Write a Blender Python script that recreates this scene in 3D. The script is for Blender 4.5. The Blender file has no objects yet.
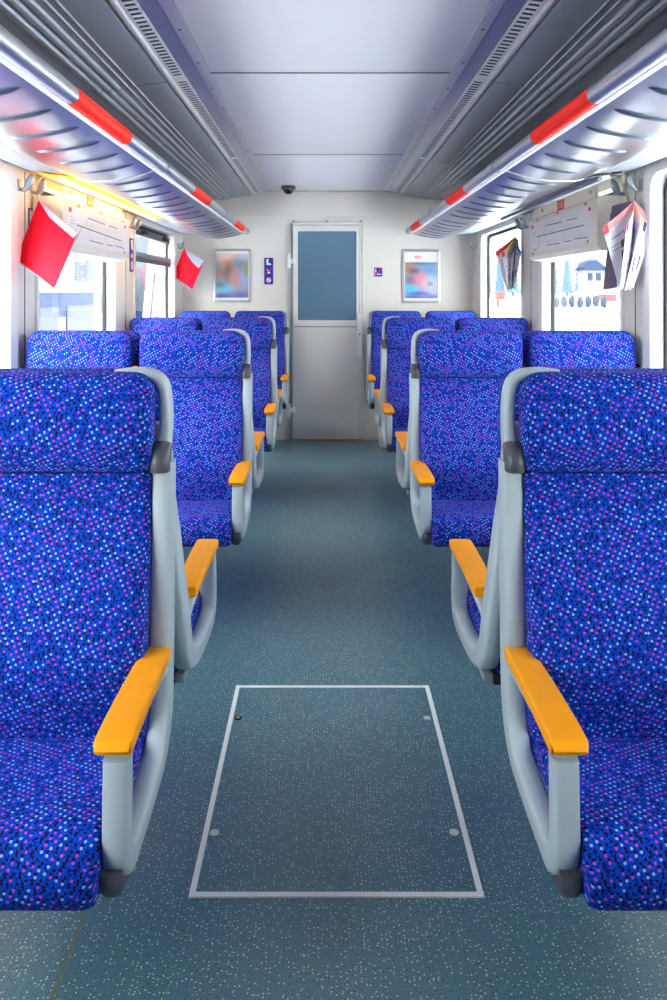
import bpy, bmesh, math, random
from mathutils import Vector, Matrix
random.seed(7)
sc = bpy.context.scene
COL = sc.collection
PI = math.pi

# ---------------------------------------------------------------- camera
F = 800.0; CX = -0.022; CZ = 1.35; U0 = 325.0; V0 = 292.0
cam_d = bpy.data.cameras.new('camera')
cam = bpy.data.objects.new('camera', cam_d); COL.objects.link(cam)
cam.location = (CX, 0, CZ); cam.rotation_euler = (PI/2, 0, 0)
cam_d.sensor_fit = 'VERTICAL'; cam_d.sensor_height = 36.0; cam_d.sensor_width = 24.0
cam_d.lens = F/1000*36.0
cam_d.shift_x = (333.5-U0)/1000.0
cam_d.shift_y = -(500-V0)/1000.0
cam_d.clip_start = 0.05; cam_d.clip_end = 500
sc.camera = cam
# ---------------------------------------------------------------- world, sun, exposure
w = bpy.data.worlds.new('world'); sc.world = w; w.use_nodes = True
wn = w.node_tree.nodes; wl = w.node_tree.links
sky = wn.new('ShaderNodeTexSky'); sky.sky_type = 'NISHITA'
sky.sun_disc = False; sky.sun_elevation = math.radians(48); sky.sun_rotation = math.radians(200)
sky.air_density = 1.0; sky.dust_density = 3.0; sky.ozone_density = 1.0
hs = wn.new('ShaderNodeHueSaturation'); hs.inputs['Saturation'].default_value = 0.12
wl.new(sky.outputs[0], hs.inputs['Color']); wl.new(hs.outputs[0], wn['Background'].inputs[0])
wn['Background'].inputs[1].default_value = 0.42
sun_d = bpy.data.lights.new('sun', 'SUN'); sun_d.energy = 1.2; sun_d.angle = 0.03; sun_d.color = (1, .95, .88)
sun = bpy.data.objects.new('sun', sun_d); COL.objects.link(sun)
sun.rotation_euler = (math.radians(42), 0, math.radians(4))
vs = sc.view_settings
vs.view_transform = 'Standard'; vs.look = 'None'; vs.gamma = 1.0; vs.use_curve_mapping = False
sc.display_settings.display_device = 'sRGB'
vs.exposure = 2.32
sc.cycles.use_denoising = True
sc.cycles.max_bounces = 10; sc.cycles.diffuse_bounces = 6; sc.cycles.glossy_bounces = 5
sc.cycles.transparent_max_bounces = 16; sc.cycles.transmission_bounces = 8
sc.cycles.caustics_reflective = False; sc.cycles.caustics_refractive = False
sc.cycles.sample_clamp_indirect = 6.0

# ---------------------------------------------------------------- helpers
def lin(r, g, b):
    f = lambda c: (c/255/12.92) if c/255 <= .04045 else ((c/255+.055)/1.055)**2.4
    return (f(r), f(g), f(b), 1)

def mat(name, col, rough=.5, metal=0.0, coat=0.0, emit=None, estr=0, noise=0.0, nscale=30, bump=0.0, spec=.5):
    m = bpy.data.materials.new(name); m.use_nodes = True
    nt = m.node_tree; n = nt.nodes; l = nt.links
    p = n['Principled BSDF']
    p.inputs['Base Color'].default_value = col
    p.inputs['Roughness'].default_value = rough
    p.inputs['Metallic'].default_value = metal
    p.inputs['Coat Weight'].default_value = coat
    p.inputs['Specular IOR Level'].default_value = spec
    if emit:
        p.inputs['Emission Color'].default_value = emit
        p.inputs['Emission Strength'].default_value = estr
    if noise or bump:
        tc = n.new('ShaderNodeTexCoord'); nz = n.new('ShaderNodeTexNoise')
        nz.inputs['Scale'].default_value = nscale; nz.inputs['Detail'].default_value = 4
        l.new(tc.outputs['Object'], nz.inputs['Vector'])
        if noise:
            mx = n.new('ShaderNodeMix'); mx.data_type = 'RGBA'
            mx.inputs[6].default_value = tuple(c*(1-noise) for c in col[:3])+(1,)
            mx.inputs[7].default_value = tuple(min(1, c*(1+noise)) for c in col[:3])+(1,)
            l.new(nz.outputs['Fac'], mx.inputs[0]); l.new(mx.outputs[2], p.inputs['Base Color'])
        if bump:
            b = n.new('ShaderNodeBump'); b.inputs['Strength'].default_value = bump; b.inputs['Distance'].default_value = .002
            l.new(nz.outputs['Fac'], b.inputs['Height']); l.new(b.outputs[0], p.inputs['Normal'])
    return m

def tag(o, label=None, cat=None, group=None, kind=None):
    if label: o['label'] = label
    if cat: o['category'] = cat
    if group: o['group'] = group
    if kind: o['kind'] = kind
    return o

def empty(name, loc=(0, 0, 0), label=None, cat=None, group=None, kind=None):
    o = bpy.data.objects.new(name, None); COL.objects.link(o); o.location = loc
    o.empty_display_size = .05
    return tag(o, label, cat, group, kind)

def link(name, bm, m, parent=None, smooth=True, ang=40, loc=None):
    bmesh.ops.recalc_face_normals(bm, faces=bm.faces)
    me = bpy.data.meshes.new(name); bm.to_mesh(me); bm.free()
    if m is not None:
        for x in (m if isinstance(m, (list, tuple)) else [m]): me.materials.append(x)
    if smooth:
        for p in me.polygons: p.use_smooth = True
        me.set_sharp_from_angle(angle=math.radians(ang))
    o = bpy.data.objects.new(name, me); COL.objects.link(o)
    if parent is not None: o.parent = parent
    if loc is not None: o.location = loc
    return o

def box(bm, x0, x1, y0, y1, z0, z1, bevel=0.0, seg=2, mi=0):
    v = [bm.verts.new(c) for c in ((x0,y0,z0),(x1,y0,z0),(x1,y1,z0),(x0,y1,z0),(x0,y0,z1),(x1,y0,z1),(x1,y1,z1),(x0,y1,z1))]
    fs = [bm.faces.new([v[i] for i in q]) for q in ((0,3,2,1),(4,5,6,7),(0,1,5,4),(1,2,6,5),(2,3,7,6),(3,0,4,7))]
    for f in fs: f.material_index = mi
    if bevel:
        es = list({e for f in fs for e in f.edges})
        bmesh.ops.bevel(bm, geom=es, offset=bevel, segments=seg, affect='EDGES', profile=.5)

def mkbox(name, dims, m, parent=None, bevel=0.0, seg=2):
    bm = bmesh.new(); box(bm, *dims, bevel=bevel, seg=seg); return link(name, bm, m, parent)

def catmull(pts, n=6):
    out = []
    P = [tuple(map(float, p)) for p in pts]
    for i in range(len(P)-1):
        p0 = P[i-1] if i > 0 else tuple(2*a-b for a, b in zip(P[0], P[1]))
        p1, p2 = P[i], P[i+1]
        p3 = P[i+2] if i+2 < len(P) else tuple(2*a-b for a, b in zip(P[-1], P[-2]))
        for k in range(n):
            t = k/n
            out.append(tuple(.5*((2*b)+(-a+c)*t+(2*a-5*b+4*c-d)*t*t+(-a+3*b-3*c+d)*t**3) for a, b, c, d in zip(p0, p1, p2, p3)))
    out.append(P[-1]); return out

def sweep(bm, pts, side, nseg=12, ex=4.0):
    """pts: list of (x,y,z,a,b): a half size along side, b half size along normal"""
    side = Vector(side).normalized(); rings = []
    n = len(pts)
    for i, p in enumerate(pts):
        c = Vector(p[:3]); a, b = p[3], p[4]
        t = (Vector(pts[min(i+1, n-1)][:3])-Vector(pts[max(i-1, 0)][:3])).normalized()
        nn = t.cross(side).normalized()
        ring = []
        for k in range(nseg):
            th = 2*PI*(k+.5)/nseg
            cs, sn = math.cos(th), math.sin(th)
            px = a*math.copysign(abs(cs)**(2/ex), cs); py = b*math.copysign(abs(sn)**(2/ex), sn)
            ring.append(bm.verts.new(c+side*px+nn*py))
        rings.append(ring)
    for r0, r1 in zip(rings, rings[1:]):
        for k in range(nseg):
            bm.faces.new((r0[k], r0[(k+1) % nseg], r1[(k+1) % nseg], r1[k]))
    bm.faces.new(rings[0]); bm.faces.new(rings[-1][::-1])

def cyl(bm, p0, p1, r, n=14, r1=None):
    p0, p1 = Vector(p0), Vector(p1); d = (p1-p0).normalized()
    s = d.orthogonal().normalized(); t = d.cross(s)
    A = [bm.verts.new(p0+s*math.cos(2*PI*k/n)*r+t*math.sin(2*PI*k/n)*r) for k in range(n)]
    q = r if r1 is None else r1
    B = [bm.verts.new(p1+s*math.cos(2*PI*k/n)*q+t*math.sin(2*PI*k/n)*q) for k in range(n)]
    for k in range(n): bm.faces.new((A[k], A[(k+1) % n], B[(k+1) % n], B[k]))
    bm.faces.new(A[::-1]); bm.faces.new(B)

def poly_ext(bm, poly, axis, a0, a1):
    """extrude a 2D polygon along axis ('x': poly=(y,z); 'y': poly=(x,z); 'z': poly=(x,y))"""
    def P(q, a): return (a, q[0], q[1]) if axis == 'x' else ((q[0], a, q[1]) if axis == 'y' else (q[0], q[1], a))
    A = [bm.verts.new(P(q, a0)) for q in poly]; B = [bm.verts.new(P(q, a1)) for q in poly]
    n = len(poly)
    sides = [bm.faces.new((A[k], A[(k+1) % n], B[(k+1) % n], B[k])) for k in range(n)]
    c0 = bm.faces.new(A[::-1]); c1 = bm.faces.new(B)
    return c0, c1

def strip_profile(bm, prof, y0, y1, th, ny=1):
    """thin bent sheet: prof=[(x,z)...] extruded along y, thickness th upwards"""
    poly = list(prof)+[(x, z+th) for x, z in reversed(prof)]
    poly_ext(bm, poly, 'y', y0, y1)

def at(u, v, Z):
    return Vector((CX+(u-U0)*Z/F, Z, CZ-(v-V0)*Z/F))

# ---------------------------------------------------------------- materials
def fabric_mat():
    m = bpy.data.materials.new('blue_dotted_moquette'); m.use_nodes = True
    nt = m.node_tree; n = nt.nodes; l = nt.links; p = n['Principled BSDF']
    uv = n.new('ShaderNodeUVMap'); uv.uv_map = 'UVMap'
    sc_ = n.new('ShaderNodeVectorMath'); sc_.operation = 'SCALE'; sc_.inputs['Scale'].default_value = 1/.0047
    l.new(uv.outputs[0], sc_.inputs[0])
    fl = n.new('ShaderNodeVectorMath'); fl.operation = 'FLOOR'; l.new(sc_.outputs[0], fl.inputs[0])
    wn_ = n.new('ShaderNodeTexWhiteNoise'); wn_.noise_dimensions = '2D'; l.new(fl.outputs[0], wn_.inputs['Vector'])
    sep = n.new('ShaderNodeSeparateXYZ'); l.new(fl.outputs[0], sep.inputs[0])
    ad = n.new('ShaderNodeMath'); ad.operation = 'MULTIPLY_ADD'; l.new(sep.outputs[1], ad.inputs[0]); ad.inputs[1].default_value = 2; l.new(sep.outputs[0], ad.inputs[2])
    md = n.new('ShaderNodeMath'); md.operation = 'FLOORED_MODULO'; l.new(ad.outputs[0], md.inputs[0]); md.inputs[1].default_value = 5
    lt = n.new('ShaderNodeMath'); lt.operation = 'LESS_THAN'; l.new(md.outputs[0], lt.inputs[0]); lt.inputs[1].default_value = .5
    c1 = n.new('ShaderNodeMath'); c1.operation = 'COMPARE'; l.new(md.outputs[0], c1.inputs[0]); c1.inputs[1].default_value = 3; c1.inputs[2].default_value = .4
    wd = n.new('ShaderNodeMath'); wd.operation = 'LESS_THAN'; l.new(wn_.outputs['Value'], wd.inputs[0]); wd.inputs[1].default_value = .42
    dk = n.new('ShaderNodeMath'); dk.operation = 'MULTIPLY'; l.new(c1.outputs[0], dk.inputs[0]); l.new(wd.outputs[0], dk.inputs[1])
    rp = n.new('ShaderNodeValToRGB'); rp.color_ramp.interpolation = 'CONSTANT'
    e = rp.color_ramp.elements
    e[0].position = 0; e[0].color = lin(138, 172, 214)
    e[1].position = .34; e[1].color = lin(186, 62, 176)
    x = e.new(.68); x.color = lin(24, 12, 36)
    l.new(wn_.outputs['Value'], rp.inputs[0])
    # weave ground
    s2 = n.new('ShaderNodeVectorMath'); s2.operation = 'SCALE'; s2.inputs['Scale'].default_value = 1/.00235
    l.new(uv.outputs[0], s2.inputs[0])
    f2 = n.new('ShaderNodeVectorMath'); f2.operation = 'FLOOR'; l.new(s2.outputs[0], f2.inputs[0])
    w2 = n.new('ShaderNodeTexWhiteNoise'); w2.noise_dimensions = '2D'; l.new(f2.outputs[0], w2.inputs['Vector'])
    gr = n.new('ShaderNodeMix'); gr.data_type = 'RGBA'
    gr.inputs[6].default_value = lin(0, 20, 126); gr.inputs[7].default_value = lin(0, 78, 196)
    l.new(w2.outputs['Value'], gr.inputs[0])
    # dot mask inside the cell
    fr = n.new('ShaderNodeVectorMath'); fr.operation = 'FRACTION'; l.new(sc_.outputs[0], fr.inputs[0])
    sb = n.new('ShaderNodeVectorMath'); sb.operation = 'SUBTRACT'; l.new(fr.outputs[0], sb.inputs[0]); sb.inputs[1].default_value = (.5, .5, 0)
    s3 = n.new('ShaderNodeSeparateXYZ'); l.new(sb.outputs[0], s3.inputs[0])
    cb = n.new('ShaderNodeCombineXYZ'); l.new(s3.outputs[0], cb.inputs[0]); l.new(s3.outputs[1], cb.inputs[1])
    ln = n.new('ShaderNodeVectorMath'); ln.operation = 'LENGTH'; l.new(cb.outputs[0], ln.inputs[0])
    dm = n.new('ShaderNodeMath'); dm.operation = 'LESS_THAN'; l.new(ln.outputs['Value'], dm.inputs[0]); dm.inputs[1].default_value = .50
    mm = n.new('ShaderNodeMath'); mm.operation = 'MULTIPLY'; l.new(dm.outputs[0], mm.inputs[0]); l.new(lt.outputs[0], mm.inputs[1])
    mx = n.new('ShaderNodeMix'); mx.data_type = 'RGBA'
    l.new(mm.outputs[0], mx.inputs[0]); l.new(gr.outputs[2], mx.inputs[6]); l.new(rp.outputs[0], mx.inputs[7])
    m2 = n.new('ShaderNodeMix'); m2.data_type = 'RGBA'; l.new(dk.outputs[0], m2.inputs[0]); l.new(mx.outputs[2], m2.inputs[6]); m2.inputs[7].default_value = lin(30, 16, 60)
    l.new(m2.outputs[2], p.inputs['Base Color'])
    p.inputs['Roughness'].default_value = .85
    p.inputs['Sheen Weight'].default_value = 0; p.inputs['Sheen Roughness'].default_value = .4
    p.inputs['Sheen Tint'].default_value = (.25, .45, 1, 1)
    p.inputs['Specular IOR Level'].default_value = .1
    bp = n.new('ShaderNodeBump'); bp.inputs['Strength'].default_value = .25; bp.inputs['Distance'].default_value = .001
    l.new(w2.outputs['Value'], bp.inputs['Height']); l.new(bp.outputs[0], p.inputs['Normal'])
    return m

def floor_mat(name, tint=1.0):
    m = bpy.data.materials.new(name); m.use_nodes = True
    nt = m.node_tree; n = nt.nodes; l = nt.links; p = n['Principled BSDF']
    tc = n.new('ShaderNodeTexCoord')
    nz = n.new('ShaderNodeTexNoise'); nz.inputs['Scale'].default_value = 3.0; nz.inputs['Detail'].default_value = 3
    l.new(tc.outputs['Object'], nz.inputs['Vector'])
    base = n.new('ShaderNodeMix'); base.data_type = 'RGBA'
    a, b = lin(72, 108, 122), lin(88, 128, 142)
    base.inputs[6].default_value = tuple(c*tint for c in a[:3])+(1,); base.inputs[7].default_value = tuple(c*tint for c in b[:3])+(1,)
    l.new(nz.outputs['Fac'], base.inputs[0])
    prev = base.outputs[2]
    for scale, thr, colr, rnd in ((105, .17, lin(226, 228, 216), .34), (130, .18, lin(24, 34, 40), .42), (70, .07, lin(225, 226, 215), .3)):
        vo = n.new('ShaderNodeTexVoronoi'); vo.inputs['Scale'].default_value = scale; vo.voronoi_dimensions = '2D'
        l.new(tc.outputs['Object'], vo.inputs['Vector'])
        l1 = n.new('ShaderNodeMath'); l1.operation = 'LESS_THAN'; l.new(vo.outputs['Distance'], l1.inputs[0]); l1.inputs[1].default_value = thr
        sp = n.new('ShaderNodeSeparateColor'); l.new(vo.outputs['Color'], sp.inputs[0])
        l2 = n.new('ShaderNodeMath'); l2.operation = 'LESS_THAN'; l.new(sp.outputs[0], l2.inputs[0]); l2.inputs[1].default_value = rnd
        mu = n.new('ShaderNodeMath'); mu.operation = 'MULTIPLY'; l.new(l1.outputs[0], mu.inputs[0]); l.new(l2.outputs[0], mu.inputs[1])
        mx = n.new('ShaderNodeMix'); mx.data_type = 'RGBA'
        l.new(mu.outputs[0], mx.inputs[0]); l.new(prev, mx.inputs[6]); mx.inputs[7].default_value = colr
        prev = mx.outputs[2]
    l.new(prev, p.inputs['Base Color'])
    p.inputs['Roughness'].default_value = .33
    p.inputs['Specular IOR Level'].default_value = .6
    return m

def glass_mat(name, tint=(.93, .97, .97, 1)):
    m = bpy.data.materials.new(name); m.use_nodes = True
    nt = m.node_tree; n = nt.nodes; l = nt.links; n.remove(n['Principled BSDF'])
    tr = n.new('ShaderNodeBsdfTransparent'); tr.inputs[0].default_value = tint
    gl = n.new('ShaderNodeBsdfGlossy'); gl.inputs['Roughness'].default_value = .02
    lw = n.new('ShaderNodeLayerWeight'); lw.inputs[0].default_value = .5
    pw = n.new('ShaderNodeMath'); pw.operation = 'POWER'; l.new(lw.outputs['Facing'], pw.inputs[0]); pw.inputs[1].default_value = 5
    fr = n.new('ShaderNodeMath'); fr.operation = 'MULTIPLY_ADD'; l.new(pw.outputs[0], fr.inputs[0]); fr.inputs[1].default_value = .55; fr.inputs[2].default_value = .025
    mx = n.new('ShaderNodeMixShader')
    l.new(fr.outputs[0], mx.inputs[0]); l.new(tr.outputs[0], mx.inputs[1]); l.new(gl.outputs[0], mx.inputs[2])
    l.new(mx.outputs[0], n['Material Output'].inputs[0])
    return m

def poster_mat(name, blobs, base):
    """soft photographic print: colour blobs in generated (0..1) coordinates: (cx,cz,r,colour)"""
    m = bpy.data.materials.new(name); m.use_nodes = True
    nt = m.node_tree; n = nt.nodes; l = nt.links; p = n['Principled BSDF']
    tc = n.new('ShaderNodeTexCoord'); prev = None
    for cx, cz, rx, rz, colr in blobs:
        mp = n.new('ShaderNodeMapping'); mp.inputs['Location'].default_value = (-cx/rx, 0, -cz/rz)
        mp.inputs['Scale'].default_value = (1/rx, 0, 1/rz)
        l.new(tc.outputs['Generated'], mp.inputs['Vector'])
        ln = n.new('ShaderNodeVectorMath'); ln.operation = 'LENGTH'; l.new(mp.outputs[0], ln.inputs[0])
        mr = n.new('ShaderNodeMapRange'); mr.interpolation_type = 'SMOOTHSTEP'
        mr.inputs['From Min'].default_value = .1; mr.inputs['From Max'].default_value = 1.45
        mr.inputs['To Min'].default_value = 1; mr.inputs['To Max'].default_value = 0
        l.new(ln.outputs['Value'], mr.inputs['Value'])
        mx = n.new('ShaderNodeMix'); mx.data_type = 'RGBA'; l.new(mr.outputs[0], mx.inputs[0])
        if prev is None: mx.inputs[6].default_value = base
        else: l.new(prev, mx.inputs[6])
        mx.inputs[7].default_value = colr; prev = mx.outputs[2]
    l.new(prev, p.inputs['Base Color']); p.inputs['Roughness'].default_value = .35
    return m

FAB = fabric_mat()
FLOOR = floor_mat('blue_grey_vinyl')
PLAST = mat('light_grey_plastic', lin(172, 184, 190), .38, noise=.03, nscale=8)
PLAST2 = mat('mid_grey_plastic', lin(140, 148, 156), .42)
DARKP = mat('dark_grey_plastic', lin(70, 72, 80), .4)
BLACK = mat('black_rubber', lin(18, 18, 20), .6)
ORANGE = mat('orange_lacquered_wood', lin(255, 160, 0), .45, noise=.06, nscale=25, spec=.25)
CREAM = mat('cream_wall_panel', lin(232, 226, 217), .42, noise=.015, nscale=3)
CREAM2 = mat('pale_door_paint', lin(236, 233, 227), .4)
GREYW = mat('warm_grey_pillar', lin(196, 188, 182), .45)
CEILW = mat('white_ceiling_panel', lin(242, 240, 244), .5)
JOINT = mat('joint_grey', lin(96, 98, 106), .6)
STEEL = mat('brushed_steel', (.62, .62, .64, 1), .48, metal=.7)
STEEL2 = mat('satin_aluminium', (.55, .56, .58, 1), .40, metal=1.0)
RACKM = mat('rack_sheet_aluminium', (.40, .41, .43, 1), .30, metal=1.0, noise=.05, nscale=3)
RIBM = mat('rack_rib_metal', (.27, .30, .36, 1), .38, metal=.9)
SIDEP = mat('ceiling_side_panel_grey', lin(158, 163, 172), .38, metal=.5)
VENT = mat('vent_strip_grey', lin(225, 226, 230), .4)
DARK = mat('dark_slot', lin(30, 26, 44), .7)
REDG = mat('red_orange_grip_tape', lin(255, 36, 2), .5, spec=.2)
ALUW = mat('white_aluminium_strip', lin(244, 244, 244), .4)
SCREWC = mat('pale_screw_cap', lin(206, 218, 208), .5)
BRASS = mat('brass', (.55, .38, .18, 1), .4, metal=.8)
DGLASS = mat('frosted_blue_glass', lin(100, 132, 156), .10, coat=.4)
GLASS = glass_mat('window_glass')
SIGNB = mat('sign_blue', lin(38, 28, 160), .4)
WHITE = mat('print_white', lin(238, 238, 242), .5)
SIGNR = mat('sign_red', lin(235, 20, 70), .4)
LOGOR = mat('logo_red', lin(214, 60, 60), .45)
MAPW = mat('map_paper', lin(232, 228, 234), .4)
BOXW = mat('map_box_cream', lin(226, 218, 204), .45)
INK = mat('map_ink', lin(70, 60, 80), .6)
INKG = mat('map_ink_green', lin(90, 140, 100), .6)
INKL = mat('map_ink_light', lin(170, 160, 178), .6)
CLIP = mat('brass_clip', lin(196, 150, 60), .4, metal=.3)
REDB = mat('brochure_red', lin(236, 0, 40), .5, spec=.15)
LAV = mat('brochure_lavender_grey', lin(176, 180, 204), .5)
PAPER = mat('page_paper', lin(226, 222, 230), .55)
FRAMEA = mat('poster_frame_aluminium', lin(196, 192, 186), .35, metal=.3)
LAMPON = mat('lit_yellow_diffuser', lin(255, 180, 40), .4, emit=lin(255, 160, 10), estr=.30)
TUBE = mat('lit_tube', lin(255, 235, 170), .4, emit=lin(255, 214, 100), estr=1.6)
LAMPOFF = mat('unlit_lamp_cover', lin(150, 152, 158), .35)
LOUV = mat('louvre_pale_grey', lin(180, 185, 192), .45)
OLIVE = mat('seam_weld_olive', lin(120, 112, 84), .6)
CHROME = mat('chrome', (.75, .75, .77, 1), .12, metal=1)

# ---------------------------------------------------------------- setting
XW = 1.323; ZC = 2.27; YE = 7.297; YB = -2.6
fl = mkbox('floor', (-XW, XW, YB, YE, -.05, 0), FLOOR); tag(fl, 'blue grey speckled vinyl floor', kind='structure')
o = mkbox('seam', (-.546, -.541, YB+.1, 3.3, 0, .0012), OLIVE, fl)

# ceiling
joints = [YB, -.66, 1.36, 3.36, 5.36, YE]
ceil = mkbox('ceiling', (-XW, XW, YB, YE, ZC+.02, ZC+.06), DARKP); tag(ceil, 'train carriage ceiling', kind='structure')
for a, b in zip(joints, joints[1:]):
    mkbox('ceiling_panel', (-.503, .503, a+.007, b-.007, ZC, ZC+.02), CEILW, ceil, bevel=.004)
for s in (-1, 1):
    for a, b in zip(joints, joints[1:]):
        if s > 0 and b < YE: mkbox('joint_strip', (-.503, .503, b-.0065, b+.0065, ZC-.0012, ZC+.021), JOINT, ceil)
        def sp(name, prof, m, th=.006, g=.0015):
            bm = bmesh.new(); strip_profile(bm, [(s*x, z) for x, z in prof], a+g, b-g, th); return link(name, bm, m, ceil, ang=30)
        st = sp('steel_strip', [(.503, ZC-.004), (.508, ZC-.006), (.546, ZC-.008)], STEEL)
        for k in range(5):
            y = a+.22+k*.4
            if y < b-.1:
                bm = bmesh.new(); cyl(bm, (s*.527, y, ZC-.0075), (s*.527, y, ZC-.0095), .006, 10); link('screw', bm, DARKP, st)
        sp('cove_strip', [(.549, ZC-.006), (.575, ZC-.010), (.602, ZC-.018)], STEEL2)
        vt = sp('vent_strip', [(.606, ZC-.020), (.656, ZC-.027)], VENT)
        bm = bmesh.new(); y = a+.05
        while y < b-.05:
            x0, x1 = s*.614, s*.648
            z0, z1 = ZC-.0216, ZC-.0264
            vv = [bm.verts.new(q) for q in ((x0, y, z0), (x1, y, z1), (x1, y+.017, z1), (x0, y+.017, z0))]
            ww = [bm.verts.new((q.co.x, q.co.y, q.co.z+.004)) for q in vv]
            bm.faces.new(vv); bm.faces.new(ww[::-1])
            for k in range(4): bm.faces.new((vv[k], ww[k], ww[(k+1) % 4], vv[(k+1) % 4]))
            y += .040
        o = link('vent_slots', bm, DARK, vt); o['kind'] = 'stuff'
        sp('edge_trim', [(.660, ZC-.024), (.666, ZC-.034), (.674, ZC-.038), (.684, ZC-.036), (.690, ZC-.030)], STEEL)
        prof = [(.692, ZC-.034), (.70, ZC-.040)]
        def slope(x): return ZC-.040-(x-.70)*.125
        for x in (.82, .85): prof += [(x-.006, slope(x)), (x-.003, slope(x)-.006), (x+.003, slope(x)-.006), (x+.006, slope(x))]
        for x in (.892, .932, .972):
            prof += [(x-.016, slope(x)), (x-.011, slope(x)-.010), (x, slope(x)-.014), (x+.011, slope(x)-.010), (x+.016, slope(x))]
        prof += [(1.08, slope(1.08)), (XW, slope(XW)-.01)]
        sp('side_panel', prof, SIDEP, g=.004)

# side walls with window openings
WINS = [(.05, 1.38), (1.87, 3.30), (3.64, 4.94), (5.48, 6.88)]
WZ0, WZ1 = .90, 1.835
def side_wall(s, name, lab):
    x0, x1 = (s*XW, s*(XW+.07))
    xa, xb = min(x0, x1), max(x0, x1)
    bm = bmesh.new()
    box(bm, xa, xb, YB, YE, 0, WZ0-.05); box(bm, xa, xb, YB, YE, WZ1+.05, ZC+.06)
    ys = [YB]+[q for wnd in WINS for q in (wnd[0]-.05, wnd[1]+.05)]+[YE]
    for a, b in zip(ys[::2], ys[1::2]): box(bm, xa, xb, a, b, WZ0-.05, WZ1+.05)
    return tag(link(name, bm, CREAM, smooth=False), lab, kind='structure')
walls = {-1: side_wall(-1, 'wall_left', 'left side wall of the carriage'), 1: side_wall(1, 'wall_right', 'right side wall of the carriage')}

def rrect(y0, y1, z0, z1, r, n=6):
    out = []
    for cy, cz, a0 in ((y1-r, z1-r, 0), (y0+r, z1-r, 90), (y0+r, z0+r, 180), (y1-r, z0+r, 270)):
        for k in range(n+1):
            a = math.radians(a0+90*k/n); out.append((cy+r*math.cos(a), cz+r*math.sin(a)))
    return out
def ring_mesh(bm, outer, inner, xo0, xo1, xi0=None, xi1=None):
    """frame between two loops of equal count, from x=xo0 (room side) to xo1 (outside)"""
    xi0 = xo0 if xi0 is None else xi0; xi1 = xo1 if xi1 is None else xi1
    n = len(outer)
    A = [bm.verts.new((xo0, y, z)) for y, z in outer]; B = [bm.verts.new((xi0, y, z)) for y, z in inner]
    C = [bm.verts.new((xo1, y, z)) for y, z in outer]; D = [bm.verts.new((xi1, y, z)) for y, z in inner]
    for k in range(n):
        j = (k+1) % n
        bm.faces.new((A[k], A[j], B[j], B[k])); bm.faces.new((B[k], B[j], D[j], D[k]))
        bm.faces.new((D[k], D[j], C[j], C[k])); bm.faces.new((C[k], C[j], A[j], A[k]))
wi = 0
for s in (-1, 1):
    for (a, b) in WINS:
        wi += 1
        bm = bmesh.new()
        ring_mesh(bm, rrect(a-.055, b+.055, WZ0-.055, WZ1+.055, .10), rrect(a, b, WZ0, WZ1, .075), s*(XW-.012), s*(XW+.07), s*(XW-.004), s*(XW+.07))
        wf = tag(link('window_%d' % wi, bm, CREAM2, ang=35), 'carriage window with rounded cream surround', kind='structure')
        bm = bmesh.new()
        ring_mesh(bm, rrect(a, b, WZ0, WZ1, .075), rrect(a+.022, b-.022, WZ0+.022, WZ1-.022, .06), s*(XW+.052), s*(XW+.07))
        link('seal', bm, BLACK, wf)
        mkbox('pane', (min(s*(XW+.058), s*(XW+.064)), max(s*(XW+.058), s*(XW+.064)), a+.015, b-.015, WZ0+.015, WZ1-.015), GLASS, wf)
        if s == -1 and a > 5:
            x0, x1 = -(XW+.06), -(XW+.025)
            mkbox('hopper_rail', (x0, x1, a+.02, b-.02, 1.565, 1.60), DARKP, wf, bevel=.004)
            mkbox('hopper_rail', (x0, x1+.01, a+.02, b-.02, 1.605, 1.635), PLAST2, wf, bevel=.004)
            mkbox('hopper_head', (x0, x1, a+.05, b-.05, 1.755, 1.805), DARKP, wf, bevel=.006)
            for y in (a+.3, b-.35): 
                mkbox('hopper_latch', (x1-.01, x1+.025, y, y+.13, 1.765, 1.795), BLACK, wf, bevel=.008)
# wall pillar joints + cove under the rack
ti = 0
for s in (-1, 1):
    for y in (1.62, 3.465, 5.22):
        ti += 1
        tag(mkbox('trim_%d' % ti, (min(s*XW, s*(XW-.002)), max(s*XW, s*(XW-.002)), y-.003, y+.003, .1, 1.87), JOINT), 'thin vertical wall joint', kind='structure')
    tag(mkbox('baseboard_left' if s < 0 else 'baseboard_right', (min(s*XW, s*(XW-.012)), max(s*XW, s*(XW-.012)), YB, YE, 0, .1), PLAST2), 'grey skirting', kind='structure')

# end walls
we = mkbox('wall_end', (-XW-.07, XW+.07, YE, YE+.07, 0, ZC+.06), CREAM); tag(we, 'cream end wall with door', kind='structure')
def on_end(u): return CX+(u-U0)*YE/F
def zen(v): return CZ-(v-V0)*YE/F
mkbox('bulkhead_panel', (-XW+.005, XW-.005, YE-.012, YE, zen(215.5), ZC-.005), CREAM, we, bevel=.003)
wb = mkbox('wall_back', (-XW-.07, XW+.07, YB-.07, YB, 0, ZC+.06), CREAM); tag(wb, 'rear end wall behind the viewer', kind='structure')
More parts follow.
